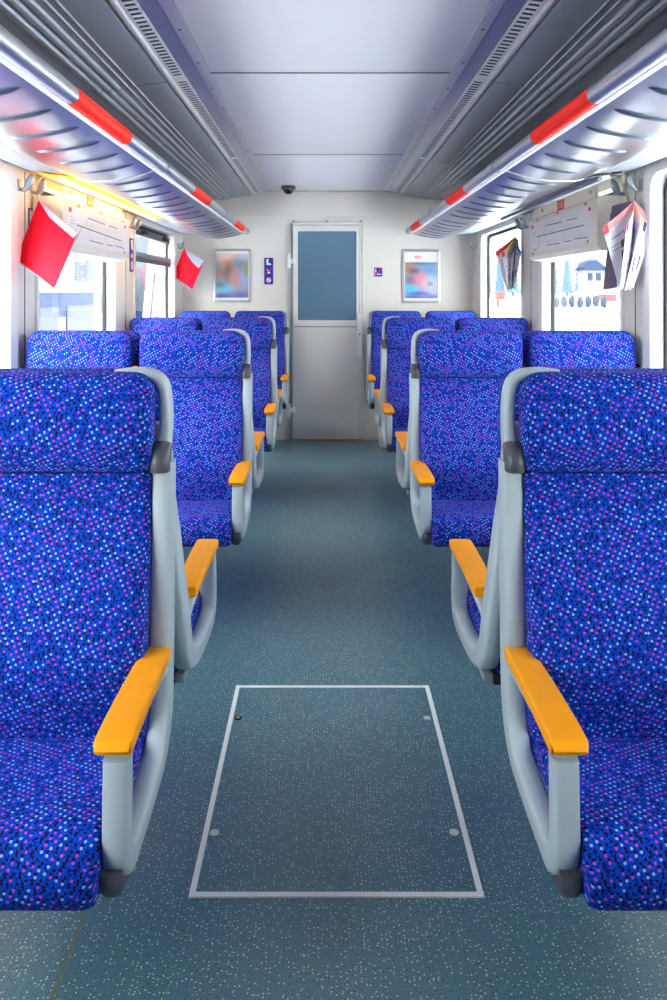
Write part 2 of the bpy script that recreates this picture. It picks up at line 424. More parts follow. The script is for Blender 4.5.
# door
dx0, dx1 = on_end(290.5), on_end(364)
door = mkbox('door_1', (dx0+.02, dx1-.045, YE-.022, YE-.001, .012, zen(225.5)), CREAM2, None, bevel=.004)
tag(door, 'cream end door with frosted blue window', kind='structure')
fr = bmesh.new()
box(fr, dx0, dx0+.017, YE-.03, YE, 0, zen(223.5), bevel=.003)
link('door_frame', fr, PLAST2, door)
fr = bmesh.new(); box(fr, dx0, dx1, YE-.028, YE, zen(225), zen(222.5), bevel=.003); link('door_frame', fr, CREAM2, door)
fr = bmesh.new(); box(fr, dx1-.042, dx1-.022, YE-.028, YE, 0, zen(225), bevel=.003); link('door_frame', fr, CREAM2, door)
fr = bmesh.new(); box(fr, dx1-.018, dx1, YE-.024, YE, 0, zen(223), bevel=.003); link('door_frame', fr, CREAM2, door)
gx0, gx1, gz0, gz1 = on_end(298), on_end(356.2), zen(320), zen(231.5)
fr = bmesh.new()
def rr2(x0, x1, z0, z1, r): return rrect(x0, x1, z0, z1, r, 3)
O = rr2(gx0-.045, gx1+.022, gz0-.055, gz1+.05, .012); I = rr2(gx0, gx1, gz0, gz1, .012)
A = [fr.verts.new((x, YE-.034, z)) for x, z in O]; B = [fr.verts.new((x, YE-.034, z)) for x, z in I]
C = [fr.verts.new((x, YE-.022, z)) for x, z in O]; D = [fr.verts.new((x, YE-.022, z)) for x, z in I]
for k in range(len(O)):
    j = (k+1) % len(O)
    for q in ((A[k], A[j], B[j], B[k]), (B[k], B[j], D[j], D[k]), (C[k], C[j], A[j], A[k])): fr.faces.new(q)
link('window_frame', fr, CREAM2, door)
mkbox('door_pane', (gx0-.004, gx1+.004, YE-.027, YE-.022, gz0-.004, gz1+.004), DGLASS, door)
for v0, v1 in ((254, 268.5), (403, 416)):
    bm = bmesh.new()
    box(bm, on_end(287.5), on_end(290.8), YE-.05, YE-.004, zen(v1), zen(v0), bevel=.004)
    box(bm, on_end(290), on_end(296), YE-.046, YE-.02, zen((v0+v1)/2+2.5), zen((v0+v1)/2-2.5), bevel=.004)
    link('hinge', bm, ALUW, door)
mkbox('handle_bar', (on_end(356.8), on_end(361.8), YE-.065, YE-.02, zen(355.5), zen(313.5)), ALUW, door, bevel=.008)
mkbox('door_gap', (dx1-.0215, dx1-.0185, YE-.004, YE-.001, .012, zen(225.5)), DARKP, door)
mkbox('lower_rail', (gx0-.04, gx1+.02, YE-.025, YE-.021, zen(327), zen(326.2)), PLAST2, door)
bm = bmesh.new(); cyl(bm, (on_end(359.3), YE-.065, zen(334)), (on_end(359.3), YE-.068, zen(334)), .008, 10); link('lock', bm, DARKP, door)
for u in (293.3, 326.8, 360.8):
    bm = bmesh.new(); cyl(bm, (on_end(u), YE, zen(221.5)), (on_end(u), YE-.01, zen(221.5)), .011, 10); link('bolt', bm, PLAST2, door)
mkbox('threshold', (dx0, dx1, YE-.05, YE, 0, .012), BRASS, door, bevel=.003)

# ---------------------------------------------------------------- seats
def loft(bm, secs, n=32, ex=5.0, cap=True):
    """secs: (z, xc, yc, halfwidth, halfthick, vcoord) -> closed loft with metric UVs; front is -y"""
    uvl = bm.loops.layers.uv.new('UVMap')
    rings = []; us = []
    for z, xc, yc, a, b, v in secs:
        ring = []; 
        for k in range(n):
            th = -PI/2+2*PI*(k/n)          # starts front centre
            c, s_ = math.cos(th), math.sin(th)
            ring.append(bm.verts.new((xc+a*math.copysign(abs(c)**(2/ex), c), yc+b*math.copysign(abs(s_)**(2/ex), s_), z)))
        rings.append(ring)
    for i in range(len(rings)-1):
        v0, v1 = secs[i][5], secs[i+1][5]
        for k in range(n):
            j = (k+1) % n
            f = bm.faces.new((rings[i][k], rings[i][j], rings[i+1][j], rings[i+1][k]))
            ref = rings[len(rings)//2]
            def U(kk):
                d = 0.0
                for q in range(kk % n if kk < n else n):
                    d += (ref[(q+1) % n].co-ref[q].co).length
                return d
            for lp, (uu, vv) in zip(f.loops, ((U(k), v0), (U(k+1), v0), (U(k+1), v1), (U(k), v1))): lp[uvl].uv = (uu, vv)
    for ring, v in ((rings[0], secs[0][5]), (rings[-1], secs[-1][5])):
        f = bm.faces.new(ring)
        for lp in f.loops: lp[uvl].uv = (lp.vert.co.x, v+lp.vert.co.y)

def build_seat_parts(rear, sx, aisle):
    dxs = .007 if sx > 0 else 0.0
    """meshes of one seat in bench coordinates (origin on the floor at the back-to-back plane, x absolute).
    sx: side of the carriage; rear: faces away from the camera"""
    sy = 1 if rear else -1
    parts = []
    xa, xb = (.375, .808) if aisle else (.848, 1.288)
    xc, hw = (xa+xb)/2, (xb-xa)/2
    # profile tables along z: distance d of the cushion FRONT from the pair plane, thickness
    if rear: prof = [(.44, .262, .10), (.50, .285, .11), (.58, .268, .11), (.66, .245, .11), (.80, .195, .105), (.92, .158, .10), (.985, .142, .10)]
    else:    prof = [(.44, .165, .10), (.50, .185, .11), (.58, .205, .12), (.66, .205, .12), (.80, .160, .105), (.92, .126, .09), (.985, .130, .09)]
    if rear: hprof = [(.987, .148, .10), (1.0, .156, .108), (1.04, .162, .115), (1.10, .150, .11), (1.15, .134, .10), (1.175, .125, .09)]
    else:    hprof = [(.987, .133, .092), (1.0, .140, .099), (1.04, .152, .109), (1.10, .149, .108), (1.15, .140, .10), (1.175, .132, .09)]
    P = catmull(prof, 3)
    secs = []; vacc = 0; last = None
    for z, d, t in P:
        if last: vacc += math.hypot(z-last[0], d-last[1])
        last = (z, d); secs.append([z, xc, sy*(d-t/2), hw, t/2, vacc])
    for k, sec in enumerate(secs):          # stitched seam across the back
        if sec[0] > .872:
            m_ = lambda zq, e: [zq]+[secs[k-1][q]+(sec[q]-secs[k-1][q])*(zq-secs[k-1][0])/(sec[0]-secs[k-1][0]) for q in range(1, 6)]
            new = [m_(.8665, 0), m_(.870, 1), m_(.8735, 0)] if secs[k-1][0] < .866 else []
            if new: new[1][4] -= .0018; new[1][3] -= .001
            if new and sec[0] < .874: new = new[:2]
            secs[k:k] = new; break
    secs[-1][3] -= .003; secs[-1][4] -= .003
    b0 = list(secs[0]); b0[3] -= .01; b0[4] -= .01; b0[0] -= .004; secs.insert(0, b0)
    bm = bmesh.new(); loft(bm, secs)
    parts.append(('backrest', bm, FAB, 60))
    Ph = catmull(hprof, 3); secs = []
    top = 1.176 if rear else 1.185; r = .048
    z, d, t = Ph[0]; secs.append([z, xc, sy*(d-t/2), hw-.004, t/2-.003, vacc])
    for i, (z, d, t) in enumerate(Ph[1:]):
        if z > top-r: continue
        vacc += .017; secs.append([z, xc, sy*(d-t/2), hw+.002, t/2, vacc])
    d0, t0 = secs[-1][2], secs[-1][4]; vz = secs[-1][5]; zz = secs[-1][0]
    for k in range(1, 9):
        th = PI/2*k/8
        z = top-r+r*math.sin(th); ins = r*(1-math.cos(th)); rt = min(t0*.8, .042); 
        ti_ = rt*(1-math.cos(th))
        secs.append([z, xc, d0-sy*.010*(k/8), hw+.002-ins, t0-ti_, vz+(z-zz)+ins*.5])
    bm = bmesh.new(); loft(bm, secs)
    parts.append(('headrest', bm, FAB, 70))
    # seat cushion: profile in (distance, z)
    if rear: back, front = .27, .615
    else: back, front = .16, .505
    L = front-back
    top_ = [(back-.02, .475), (back+.04, .485), (back+L*.4, .490), (back+L*.72, .497), (front-.05, .494), (front-.02, .482), (front-.004, .455), (front, .425), (front-.004, .402), (front-.018, .386), (front-.05, .386), (front-.10, .425), (back-.02, .432)]
    poly = catmull(top_[:11], 4)+top_[11:]
    poly = [(sy*d, z) for d, z in poly]
    bm = bmesh.new(); uvl = bm.loops.layers.uv.new('UVMap')
    nx = 10; rows = []
    e = .016
    xs = [xa+.003, xa+.003+e*.3, xa+.003+e]+[xa+.003+e+(xb-xa-.006-2*e)*k/6 for k in range(1, 6)]+[xb-.003-e, xb-.003-e*.3, xb-.003]
    ins = [.014, .004, 0]+[0]*5+[0, .004, .014]
    cy = sum(p[0] for p in poly)/len(poly); cz = .45
    acc = [0]
    for p, q in zip(poly, poly[1:]): acc.append(acc[-1]+math.hypot(p[0]-q[0], p[1]-q[1]))
    for x, i_ in zip(xs, ins):
        row = []
        for k, (y, z) in enumerate(poly):
            yy = y-(i_ if y > cy else -i_)*min(1, abs(y-cy)/.05); zz = z-(i_ if z > cz else -i_)*min(1, abs(z-cz)/.02)
            row.append(bm.verts.new((x, yy, zz)))
        rows.append(row)
    n = len(poly)
    for i in range(len(rows)-1):
        for k in range(n):
            j = (k+1) % n
            f = bm.faces.new((rows[i][k], rows[i][j], rows[i+1][j], rows[i+1][k]))
            va, vb = acc[k], (acc[k+1] if k+1 < n else acc[k]+.1)
            for lp, (uu, vv) in zip(f.loops, ((xs[i], va), (xs[i], vb), (xs[i+1], vb), (xs[i+1], va))): lp[uvl].uv = (uu+.3, vv+.7)
    for row in (rows[0], rows[-1]):
        f = bm.faces.new(row)
        for lp in f.loops: lp[uvl].uv = (lp.vert.co.y, lp.vert.co.z)
    parts.append(('seat_cushion', bm, FAB, 60))
    # pan under the cushion
    bm = bmesh.new(); box(bm, xa+.02, xb-.02, *sorted((sy*(back-.02), sy*(front-.11))), .415, .437, bevel=.004)
    parts.append(('seat_pan', bm, DARKP, 40))
    # side frame: post, lower bar and front post in one sweep
    if aisle: fx, fa = .3565, .0215
    else: fx, fa = 1.303, .012
    if rear: pts = [(.012, 1.065, .010), (.020, 1.02, .021), (.026, .97, .026), (.042, .88, .032), (.078, .70, .038), (.112, .58, .038), (.155, .500, .034), (.215, .462, .026), (.30, .438, .022), (.46, .425, .022), (.535, .432, .024), (.562, .465, .026), (.562, .52, .024), (.555, .60, .022)]
    else:    pts = [(.070, 1.0, .032), (.075, .90, .034), (.088, .70, .038), (.094, .58, .038), (.108, .495, .034), (.150, .445, .026), (.22, .425, .022), (.36, .416, .022), (.415, .418, .024), (.443, .452, .026), (.446, .52, .024), (.442, .60, .022)]
    if not aisle: pts = pts[:8] if rear else pts[:6]
    sp_ = catmull(pts, 5)
    bm = bmesh.new()
    sweep(bm, [(fx+(.026*max(0, min(1, (z-.6)/.4)) if rear and aisle else 0), sy*d, z, fa*(1-.25*max(0, min(1, (z-.8)/.2)) if rear else 1), b) for d, z, b in sp_], (1, 0, 0), 14, 4.5)
    if aisle:
        # arm support running back from the front post to the column
        d0 = pts[-1][0]
        d1 = .10 if rear else .09
        arm = catmull([(d0+.012, .612), (d0-.06, .612), ((d0+d1)/2, .607), (d1+.06, .597), (d1, .57)], 4)
        sweep(bm, [(fx, sy*d, z, fa-.002, .010) for d, z in arm], (1, 0, 0), 12, 4)
    parts.append(('side_frame', bm, PLAST, 50))
    if aisle:
        dn, df = (.205, .574) if rear else (.118, .466)
        pad = [(dn, .622, .020, .011), (dn+.006, .623, .027, .013), (dn+.1, .627, .0285, .0135), ((dn+df)/2, .629, .0295, .0135), (df-.07, .629, .0305, .0135), (df-.007, .626, .031, .0125), (df, .6255, .027, .010)]
        bm = bmesh.new()
        sweep(bm, [(fx+.003, sy*d, z, a_, b_) for d, z, a_, b_ in catmull(pad, 4)], (1, 0, 0), 20, 7)
        parts.append(('armrest', bm, ORANGE, 35))
        bm = bmesh.new()
        cap = catmull([(df-.075, .408, .010), (df-.05, .398, .014), (df-.02, .398, .018), (df-.004, .412, .018), (df-.001, .430, .012)], 4)
        sweep(bm, [(fx+.006, sy*d, z, .019, b) for d, z, b in cap], (1, 0, 0), 12, 2.6)
        parts.append(('foot_cap', bm, DARKP, 50))
    if not rear:
        xo = fx
        bm = bmesh.new()
        cap = catmull([(.098, .985, .030), (.098, 1.005, .030), (.092, 1.022, .024), (.080, 1.034, .014)], 4)
        sweep(bm, [(xo+.002, -d, z, fa-.001, b*.9) for d, z, b in cap], (1, 0, 0), 12, 3)
        parts.append(('frame_cap', bm, DARKP, 50))
        if aisle:
            lp = [(.360, .975, .018, .030), (.357, 1.02, .017, .030), (.350, 1.06, .013, .030), (.3485, 1.10, .012, .030), (.351, 1.145, .0115, .029), (.360, 1.172, .0115, .028), (.380, 1.186, .0105, .026), (.415, 1.191, .009, .022), (.455, 1.191, .005, .016)]
            lp = catmull([(x+.008*max(0, min(1, (z-.97)/.06)), z-.009*max(0, min(1, (z-1.02)/.1)), a_, b_) for x, z, a_, b_ in lp], 5)
            bm = bmesh.new()
            sweep(bm, [(x, -.045, z, dep, wd) for x, z, wd, dep in lp], (0, 1, 0), 14, 3.5)
            parts.append(('grab_handle', bm, PLAST, 50))
    for p in parts:
        for v in p[1].verts: v.co.x = sx*v.co.x+dxs
    return parts

PITCH = 1.778; M0 = 1.735
_protos = {}
def seat(row, sx, aisle, rear, label):
    key = (sx, aisle, rear)
    root = empty('passenger_seat', (sx*(.6 if aisle else 1.07), M0+PITCH*row, 0), label, 'seat', 'blue dotted train seats')
    off = Vector((-sx*(.6 if aisle else 1.07), 0, 0))
    if key not in _protos:
        ch = []
        for nm, bm, m, ang in build_seat_parts(rear, sx, aisle):
            bmesh.ops.translate(bm, verts=bm.verts, vec=off)
            ch.append(link(nm, bm, m, root, ang=ang))
        _protos[key] = ch
    else:
        for c in _protos[key]:
            d = c.copy(); COL.objects.link(d); d.parent = root
    return root
ordn = ['nearest', 'second', 'third', 'last']
seats = {}
for sx, sn in ((-1, 'left'), (1, 'right')):
    for row in range(4):
        where = ['in the foreground', 'behind the foreground one', 'beyond the middle of the aisle', 'against the end wall'][row]
        seats[sx, row, 1, 0] = seat(row, sx, True, False, f'{ordn[row]} blue seat facing us at the {sn} aisle edge, {where}')
        seats[sx, row, 0, 0] = seat(row, sx, False, False, f'{ordn[row]} blue window seat facing us along the {sn} wall')
        if row < 3:
            seats[sx, row, 1, 1] = seat(row, sx, True, True, f'seat turned away from us, back to back with the {ordn[row]} {sn} aisle seat')
            if row > 0:
                seats[sx, row, 0, 1] = seat(row, sx, False, True, f'seat turned away from us, back to back with the {ordn[row]} {sn} window seat')
# folded-up middle armrest of the second left aisle seat
r = seats[-1, 1, 1, 0]
mkbox('middle_armrest', (-.244, -.219, -.13, -.085, .66, 1.035), ORANGE, r, bevel=.008)
# support beams
for sx, sn in ((-1, 'left'), (1, 'right')):
    for row in range(3):
        y = M0+PITCH*row
        t = empty('seat_beam', (sx*.8, y+.24, .417), f'dark cantilever beam under the {ordn[row]} pair of {sn} seats', 'beam', 'cantilever seat beams')
        bm = bmesh.new(); box(bm, *sorted((-sx*.415, sx*.522)), -.045, .045, -.016, .013, bevel=.003); link('beam', bm, BLACK, t)
        bm = bmesh.new(); box(bm, *sorted((-sx*.438, -sx*.415)), -.040, .040, -.013, .010, bevel=.003); link('end_cap', bm, PLAST2, t)
    y = M0+PITCH*3
    t = empty('heater_box', (sx*.88, y+.05, 0), f'light grey heater box on the floor beneath the last {sn} seats', 'heater', 'floor heater boxes')
    bm = bmesh.new(); box(bm, -.42, .42, -.28, .15, 0, .36, bevel=.008); link('case', bm, CREAM2, t)
    bm = bmesh.new(); box(bm, -.42, .42, -.286, -.281, .008, .03); link('kick_strip', bm, PLAST2, t)
    # pedestal keeping the last seats up
    bm = bmesh.new(); box(bm, -.36, .36, -.12, .06, .36, .416, bevel=.004); link('pedestal', bm, DARKP, t)

# ---------------------------------------------------------------- floor hatch
def ff(u, v): # floor point
    Z = F*CZ/(v-V0); return (CX+(u-U0)*Z/F, Z)
hx0, hx1 = -.326, .333; hy0, hy1 = F*CZ/(898-V0), F*CZ/(686.5-V0)
t = empty('floor_hatch', ((hx0+hx1)/2, (hy0+hy1)/2, 0), 'square floor hatch edged in white metal in the middle of the aisle', 'hatch')
ox, oy = (hx0+hx1)/2, (hy0+hy1)/2
b = .0135
mkbox('hatch_panel', (hx0+b-ox, hx1-b-ox, hy0+b-oy, hy1-b-oy, 0, .002), FLOOR, t)
def frame_piece(poly):
    bm = bmesh.new(); poly_ext(bm, [(x-ox, y-oy) for x, y in poly], 'z', 0, .004); link('edge_strip', bm, ALUW, t, smooth=False)
frame_piece([(hx0, hy0), (hx1, hy0), (hx1-b, hy0+b), (hx0+b, hy0+b)])
frame_piece([(hx1, hy0+.0005), (hx1, hy1-.0005), (hx1-b, hy1-b), (hx1-b, hy0+b)])
frame_piece([(hx1, hy1), (hx0, hy1), (hx0+b, hy1-b), (hx1-b, hy1-b)])
frame_piece([(hx0, hy1-.0005), (hx0, hy0+.0005), (hx0+b, hy0+b), (hx0+b, hy1-b)])
for u, v, open_ in ((214.5, 834, 0), (454, 833.5, 0), (427, 719, 0), (238, 719, 1)):
    x, y = ff(u, v)
    bm = bmesh.new(); cyl(bm, (x-ox, y-oy, .002), (x-ox, y-oy, .0045), .0115, 20)
    o = link('screw_cap', bm, BLACK if open_ else SCREWC, t)
    if open_:
        o['label'] = 'open dark screw hole with brass screw'
        bm = bmesh.new(); cyl(bm, (x-ox, y-oy, .0045), (x-ox, y-oy, .006), .006, 12); link('screw', bm, BRASS, o)

# ---------------------------------------------------------------- luggage racks
RACK = {}
mods = [-2.6, -.64, 1.40, 3.40, 5.42, 7.02]
reds = [(-1.86, -1.28), (.14, .72), (2.17, 2.76), (4.12, 4.70), (6.05, 6.66)]
sheet = catmull([(.738, 1.866), (.80, 1.846), (.88, 1.829), (.97, 1.820), (1.04, 1.822), (1.075, 1.830)], 4)
def sheet_z(x):
    for (xa, za), (xb, zb) in zip(sheet, sheet[1:]):
        if xa <= x <= xb: return za+(zb-za)*(x-xa)/(xb-xa)
    return sheet[-1][1]
for s, sn in ((-1, 'left'), (1, 'right')):
    t = RACK[s] = empty('luggage_rack', (s*.9, 0, 1.85), f'aluminium luggage rack with red grips above the {sn} seats', 'luggage rack', None)
    ox, oz = s*.9, 1.85
    for a, bb in zip(mods, mods[1:]):
        bm = bmesh.new(); strip_profile(bm, [(s*x-ox, z-oz) for x, z in sheet], a+.004, bb-.004, .005)
        sh = link('shelf_sheet', bm, RACKM, t)
        k = 0
        y = a+.10
        while y < bb-.06:
            bm = bmesh.new()
            N = 10; xs0, xs1 = .775, .985
            pts = []
            for i in range(N+1):
                q = i/N; q = q+.035*math.sin(2*PI*q)*-1
                x = xs0+(xs1-xs0)*q
                f = min(i, N-i); wd = (.005, .0115, .0135)[min(f, 2)]
                pts.append((s*x-ox, y, sheet_z(x)-oz+.0015, wd, (.003, .007, .0085)[min(f, 2)]))
            sweep(bm, pts, (0, 1, 0), 10, 2.2)
            link('embossed_rib', bm, RIBM, sh)
            y += .235
        # closing tray strip to the wall
        bm = bmesh.new(); strip_profile(bm, [(s*1.078-ox, 1.832-oz), (s*1.095-ox, 1.846-oz)], a+.004, bb-.004, .004); link('tray_lip', bm, STEEL2, t)
        bm = bmesh.new(); strip_profile(bm, [(s*1.255-ox, 1.868-oz), (s*1.32-ox, 1.880-oz)], a+.004, bb-.004, .004); link('wall_rail', bm, STEEL2, t)
        bm = bmesh.new(); strip_profile(bm, [(s*1.095-ox, 1.872-oz), (s*1.255-ox, 1.884-oz)], a+.004, bb-.004, .003); link('tray_back', bm, SIDEP, t)
        # rail tube of the module, with a lip
        bm = bmesh.new()
        rings = []
        for i in range(18):
            pass
        cyl(bm, (s*.713-ox, a+.003, 1.886-oz), (s*.713-ox, bb-.003, 1.886-oz), .026, 24); link('rail', bm, STEEL2, t)
        bm = bmesh.new(); box(bm, *sorted((s*.722-ox, s*.742-ox)), a+.004, bb-.004, 1.858-oz, 1.872-oz, bevel=.003); link('rail_lip', bm, ALUW, t)
        bm = bmesh.new(); cyl(bm, (s*.713-ox, bb-.006, 1.886-oz), (s*.713-ox, bb+.006, 1.886-oz), .0285, 24); link('rail_joint', bm, PLAST2, t)
        # end bracket
        bm = bmesh.new(); strip_profile(bm, [(s*x-ox, z-oz-.004) for x, z in sheet], bb-.018, bb-.004, .03); link('bracket', bm, STEEL2, t)
    for a, bb in reds:
        bm = bmesh.new(); cyl(bm, (s*.713-ox, a, 1.886-oz), (s*.713-ox, bb, 1.886-oz), .0272, 24)
        o = link('red_grip', bm, REDG, t); o['label'] = 'red orange grip sleeve'

# ---------------------------------------------------------------- louvres / strip lights in the rack trays
bay = [('first', -.64, 1.38), ('second', 1.42, 3.38), ('third', 3.42, 5.40), ('fourth', 5.44, 7.02)]
for s, sn in ((-1, 'left'), (1, 'right')):
    for nm, a, bb in bay:
        yc = (a+bb)/2; hl = (bb-a)/2
        lit = (s == -1 and nm == 'third')
        if nm == 'third':
            t = empty('strip_light', (s*1.175, yc, 1.85), ('glowing yellow strip light under the left rack above the route map' if lit else 'unlit strip light cover under the right rack above the route map'), 'light')
            bm = bmesh.new(); strip_profile(bm, [(s*(x-1.175), z-1.85) for x, z in ((1.10, 1.850), (1.11, 1.840), (1.24, 1.856), (1.25, 1.868))], -hl, hl, .003)
            link('cover', bm, LAMPON if lit else LAMPOFF, t)
            bm = bmesh.new(); cyl(bm, (s*-.01, -hl+.03, -.012), (s*-.01, hl-.03, -.012), .010, 12); link('tube', bm, TUBE if lit else LOUV, t)
            if lit:
                ld = bpy.data.lights.new('strip_light_glow', 'AREA'); ld.shape = 'RECTANGLE'; ld.size = .1; ld.size_y = 2*hl-.1
                ld.energy = 1.1; ld.color = (1, .62, .18)
                lo = bpy.data.objects.new('strip_light_glow', ld); COL.objects.link(lo); lo.location = (s*1.18, yc, 1.82)
                lo.rotation_euler = (0, math.radians(-18)*s*-1, 0)
        else:
            rk = RACK[s]; dx, dz = s*(1.175-.9), 1.86-1.85
            bm = bmesh.new(); strip_profile(bm, [(s*(1.097-1.175)+dx, -.004+dz), (s*(1.253-1.175)+dx, .010+dz)], yc-hl, yc+hl, .006); lv = link('air_louvre', bm, JOINT, rk)
            for k in range(6):
                x = 1.104+k*.0285
                z = -.012+k*.0026
                bm = bmesh.new(); box(bm, *sorted((s*(x-1.175)+dx, s*(x-1.175+.019)+dx)), yc-hl+.01, yc+hl-.01, z+dz, z+.008+dz); link('slat', bm, LOUV, lv)

# ---------------------------------------------------------------- route map boxes
def map_box(s):
    yn, yf = 3.53, 4.73
    xf, xb = 1.180, 1.311
    lab = 'wide route map box under the glowing strip light over the left window' if s < 0 else 'wide route map box over the right window, its near side lit'
    t = empty('route_map', (s*xb, (yn+yf)/2, 1.66), lab, 'map')
    bm = bmesh.new()
    prof = [(xb, 1.525), (xf+.02, 1.535), (xf, 1.555), (xf, 1.765), (xf+.015, 1.775), (xb, 1.775)]
    h = (yf-yn)/2
    poly_ext(bm, [(s*(x-xb), z-1.66) for x, z in prof], 'y', -h, h)
    link('case', bm, BOXW, t, ang=20)
    bm = bmesh.new(); box(bm, *sorted((s*(xf+.03-xb), s*(xf+.045-xb))), -h+.12, h-.05, .115, .172); link('upper_panel', bm, BOXW, t)
    X = xf-xb
    def flat(name, y0, y1, z0, z1, m, d, par=t):
        bm = bmesh.new(); box(bm, *sorted((s*(X-d), s*(X-d+.0012))), y0, y1, z0, z1); return link(name, bm, m, par)
    sheet_ = flat('map_sheet', -h+.06, h-.03, -.085, .085, MAPW, .0012)
    pieces = []
    def line(y0, z0, y1, z1, wd, m):
        # p: fraction along (0 = near end on the left side's reading direction)
        dy, dz = y1-y0, z1-z0; L = math.hypot(dy, dz); ny, nz = -dz/L*wd/2, dy/L*wd/2
        pieces.append(([(y0+ny, z0+nz), (y1+ny, z1+nz), (y1-ny, z1-nz), (y0-ny, z0-nz)], m))
    # network: reads left to right; on the left side left = near, on the right side left = far
    def Y(fr): return (-h+.10+fr*(2*h-.2)) if s < 0 else (h-.10-fr*(2*h-.2))
    def zz(fr): return -.075+fr*.15
    line(Y(.1), zz(.52), Y(.92), zz(.36) if s < 0 else zz(.50), .006, INKG)
    line(Y(.27), zz(.84), Y(.58), zz(.80), .004, INK); line(Y(.66), zz(.80), Y(.82), zz(.78), .004, INK)
    line(Y(.22), zz(.5), Y(.28), zz(.84), .0025, INKL); line(Y(.6), zz(.45), Y(.67), zz(.8), .0025, INKL)
    line(Y(.26), zz(.48), Y(.32), zz(.12), .0025, INKL); line(Y(.58), zz(.42), Y(.64), zz(.12), .0025, INKL)
    line(Y(.30), zz(.12), Y(.54), zz(.10), .004, INK); line(Y(.62), zz(.11), Y(.73), zz(.11), .004, INK); line(Y(.77), zz(.14), Y(.98), zz(.10), .004, INK)
    line(Y(.17), zz(.50), Y(.10), zz(.05), .004, INKG); line(Y(.02), zz(.05), Y(.10), zz(.05), .004, INKG)
    for k in range(24):
        q = .3+.028*k
        if abs(q-.62) < .03: continue
        line(Y(q), zz(.86), Y(q+.02), zz(.95), .0016, INKL) if q < .84 else None
        line(Y(q), zz(.18), Y(q+.02), zz(.3), .0016, INKL)
        line(Y(q-.1), zz(.56), Y(q-.08), zz(.66), .0016, INKL)
    for k in range(3): line(Y(0), zz(.72-.09*k), Y(.06+.01*k), zz(.72-.09*k), .003, INKL)
    for mm, nm in ((INK, 'map_lines'), (INKG, 'map_lines'), (INKL, 'map_lettering')):
        bm = bmesh.new()
        for q, m in pieces:
            if m is mm:
                vs_ = [bm.verts.new((s*(X-.0016), y, z)) for y, z in q]; bm.faces.new(vs_)
        o = link(nm, bm, mm, sheet_, smooth=False); o['kind'] = 'stuff'
    flat('map_corner_mark', Y(.0)-.022, Y(.0)+.022, zz(.86), zz(1.0), LOGOR, .0016, sheet_)
    flat('map_corner_mark', Y(1.0)-.018, Y(1.0)+.018, zz(.88), zz(1.0), LOGOR, .0016, sheet_)
    # company mark on the upper panel: red square with pale strokes
    yl = (Y(.42) if s < 0 else Y(.45))
    xq = X+.03
    bm = bmesh.new(); box(bm, *sorted((s*(xq-.0015), s*xq)), yl-.06, yl+.06, .118, .170); lg = link('company_mark', bm, LOGOR, t)
    bm = bmesh.new()
    for (y0, z0, y1, z1) in ((-.045, .155, -.02, .160), (-.045, .130, -.02, .135), (-.045, .130, -.040, .160), (-.025, .130, -.02, .160), (-.005, .130, .0, .160), (.0, .155, .018, .160), (.0, .143, .018, .147), (.0, .130, .018, .135), (.026, .130, .031, .160), (.031, .155, .048, .160), (.031, .143, .048, .147), (.031, .130, .048, .135)):
        y0, y1 = (y0, y1) if s < 0 else (-y1, -y0)
        box(bm, *sorted((s*(xq-.0022), s*(xq-.0015))), yl+y0, yl+y1, z0, z1)
    o = link('mark_strokes', bm, mat('mark_stroke_pink', lin(236, 170, 160), .5), lg); o['kind'] = 'stuff'
    for fy, z in ((.12, .093), (.5, .100), (.95, .095), (.98, -.08), (.02, -.088)):
        flat('clip', Y(fy)-.014, Y(fy)+.014, z-.008, z+.008, CLIP, .004)
    for fy in (.1, .92):
        bm = bmesh.new(); box(bm, *sorted((s*(xq-.004), s*xq)), Y(fy)-.012, Y(fy)+.012, .145, .160); link('clip', bm, CLIP, t)
map_box(-1); map_box(1)

# ---------------------------------------------------------------- coat hooks
HOOKM = mat('hook_grey', lin(158, 164, 174), .3, metal=.5)
def hook(s, y, z, label):
    t = empty('coat_hook', (s*XW, y, z), label, 'hook', 'coat hooks under the racks')
    bm = bmesh.new(); box(bm, *sorted((0, -s*.014)), -.014, .014, -.028, .022, bevel=.005); link('mount', bm, STEEL2, t)
    bm = bmesh.new()
    pts = catmull([(-s*.006, 0, -.012, .009, .006), (-s*.022, 0, -.026, .010, .007), (-s*.038, 0, -.016, .011, .013), (-s*.048, 0, .006, .011, .018), (-s*.057, 0, .030, .010, .013), (-s*.061, 0, .042, .006, .004)], 5)
    sweep(bm, pts, (0, 1, 0), 14, 2.2); link('prong', bm, HOOKM, t)
for s, sn in ((-1, 'left'), (1, 'right')):
    if s < 0:
        hook(s, 3.385, 1.806, 'grey coat hook on the left wall, nearest, just in front of the red brochure')
        hook(s, 3.54, 1.812, 'grey coat hook on the left wall carrying the near red brochure')
    else:
        hook(s, 3.385, 1.806, 'grey coat hook on the right wall carrying the near newspaper bundle')
        hook(s, 3.575, 1.812, 'grey coat hook on the right wall between the near newspapers and the map box')
    hook(s, 5.24, 1.800, f'grey coat hook between the two {sn} windows, nearer of its pair')
    hook(s, 5.38, 1.800, f'grey coat hook between the two {sn} windows, farther of its pair')
    hook(s, 7.08, 1.760, f'grey coat hook in the far {sn} corner beside the end wall')

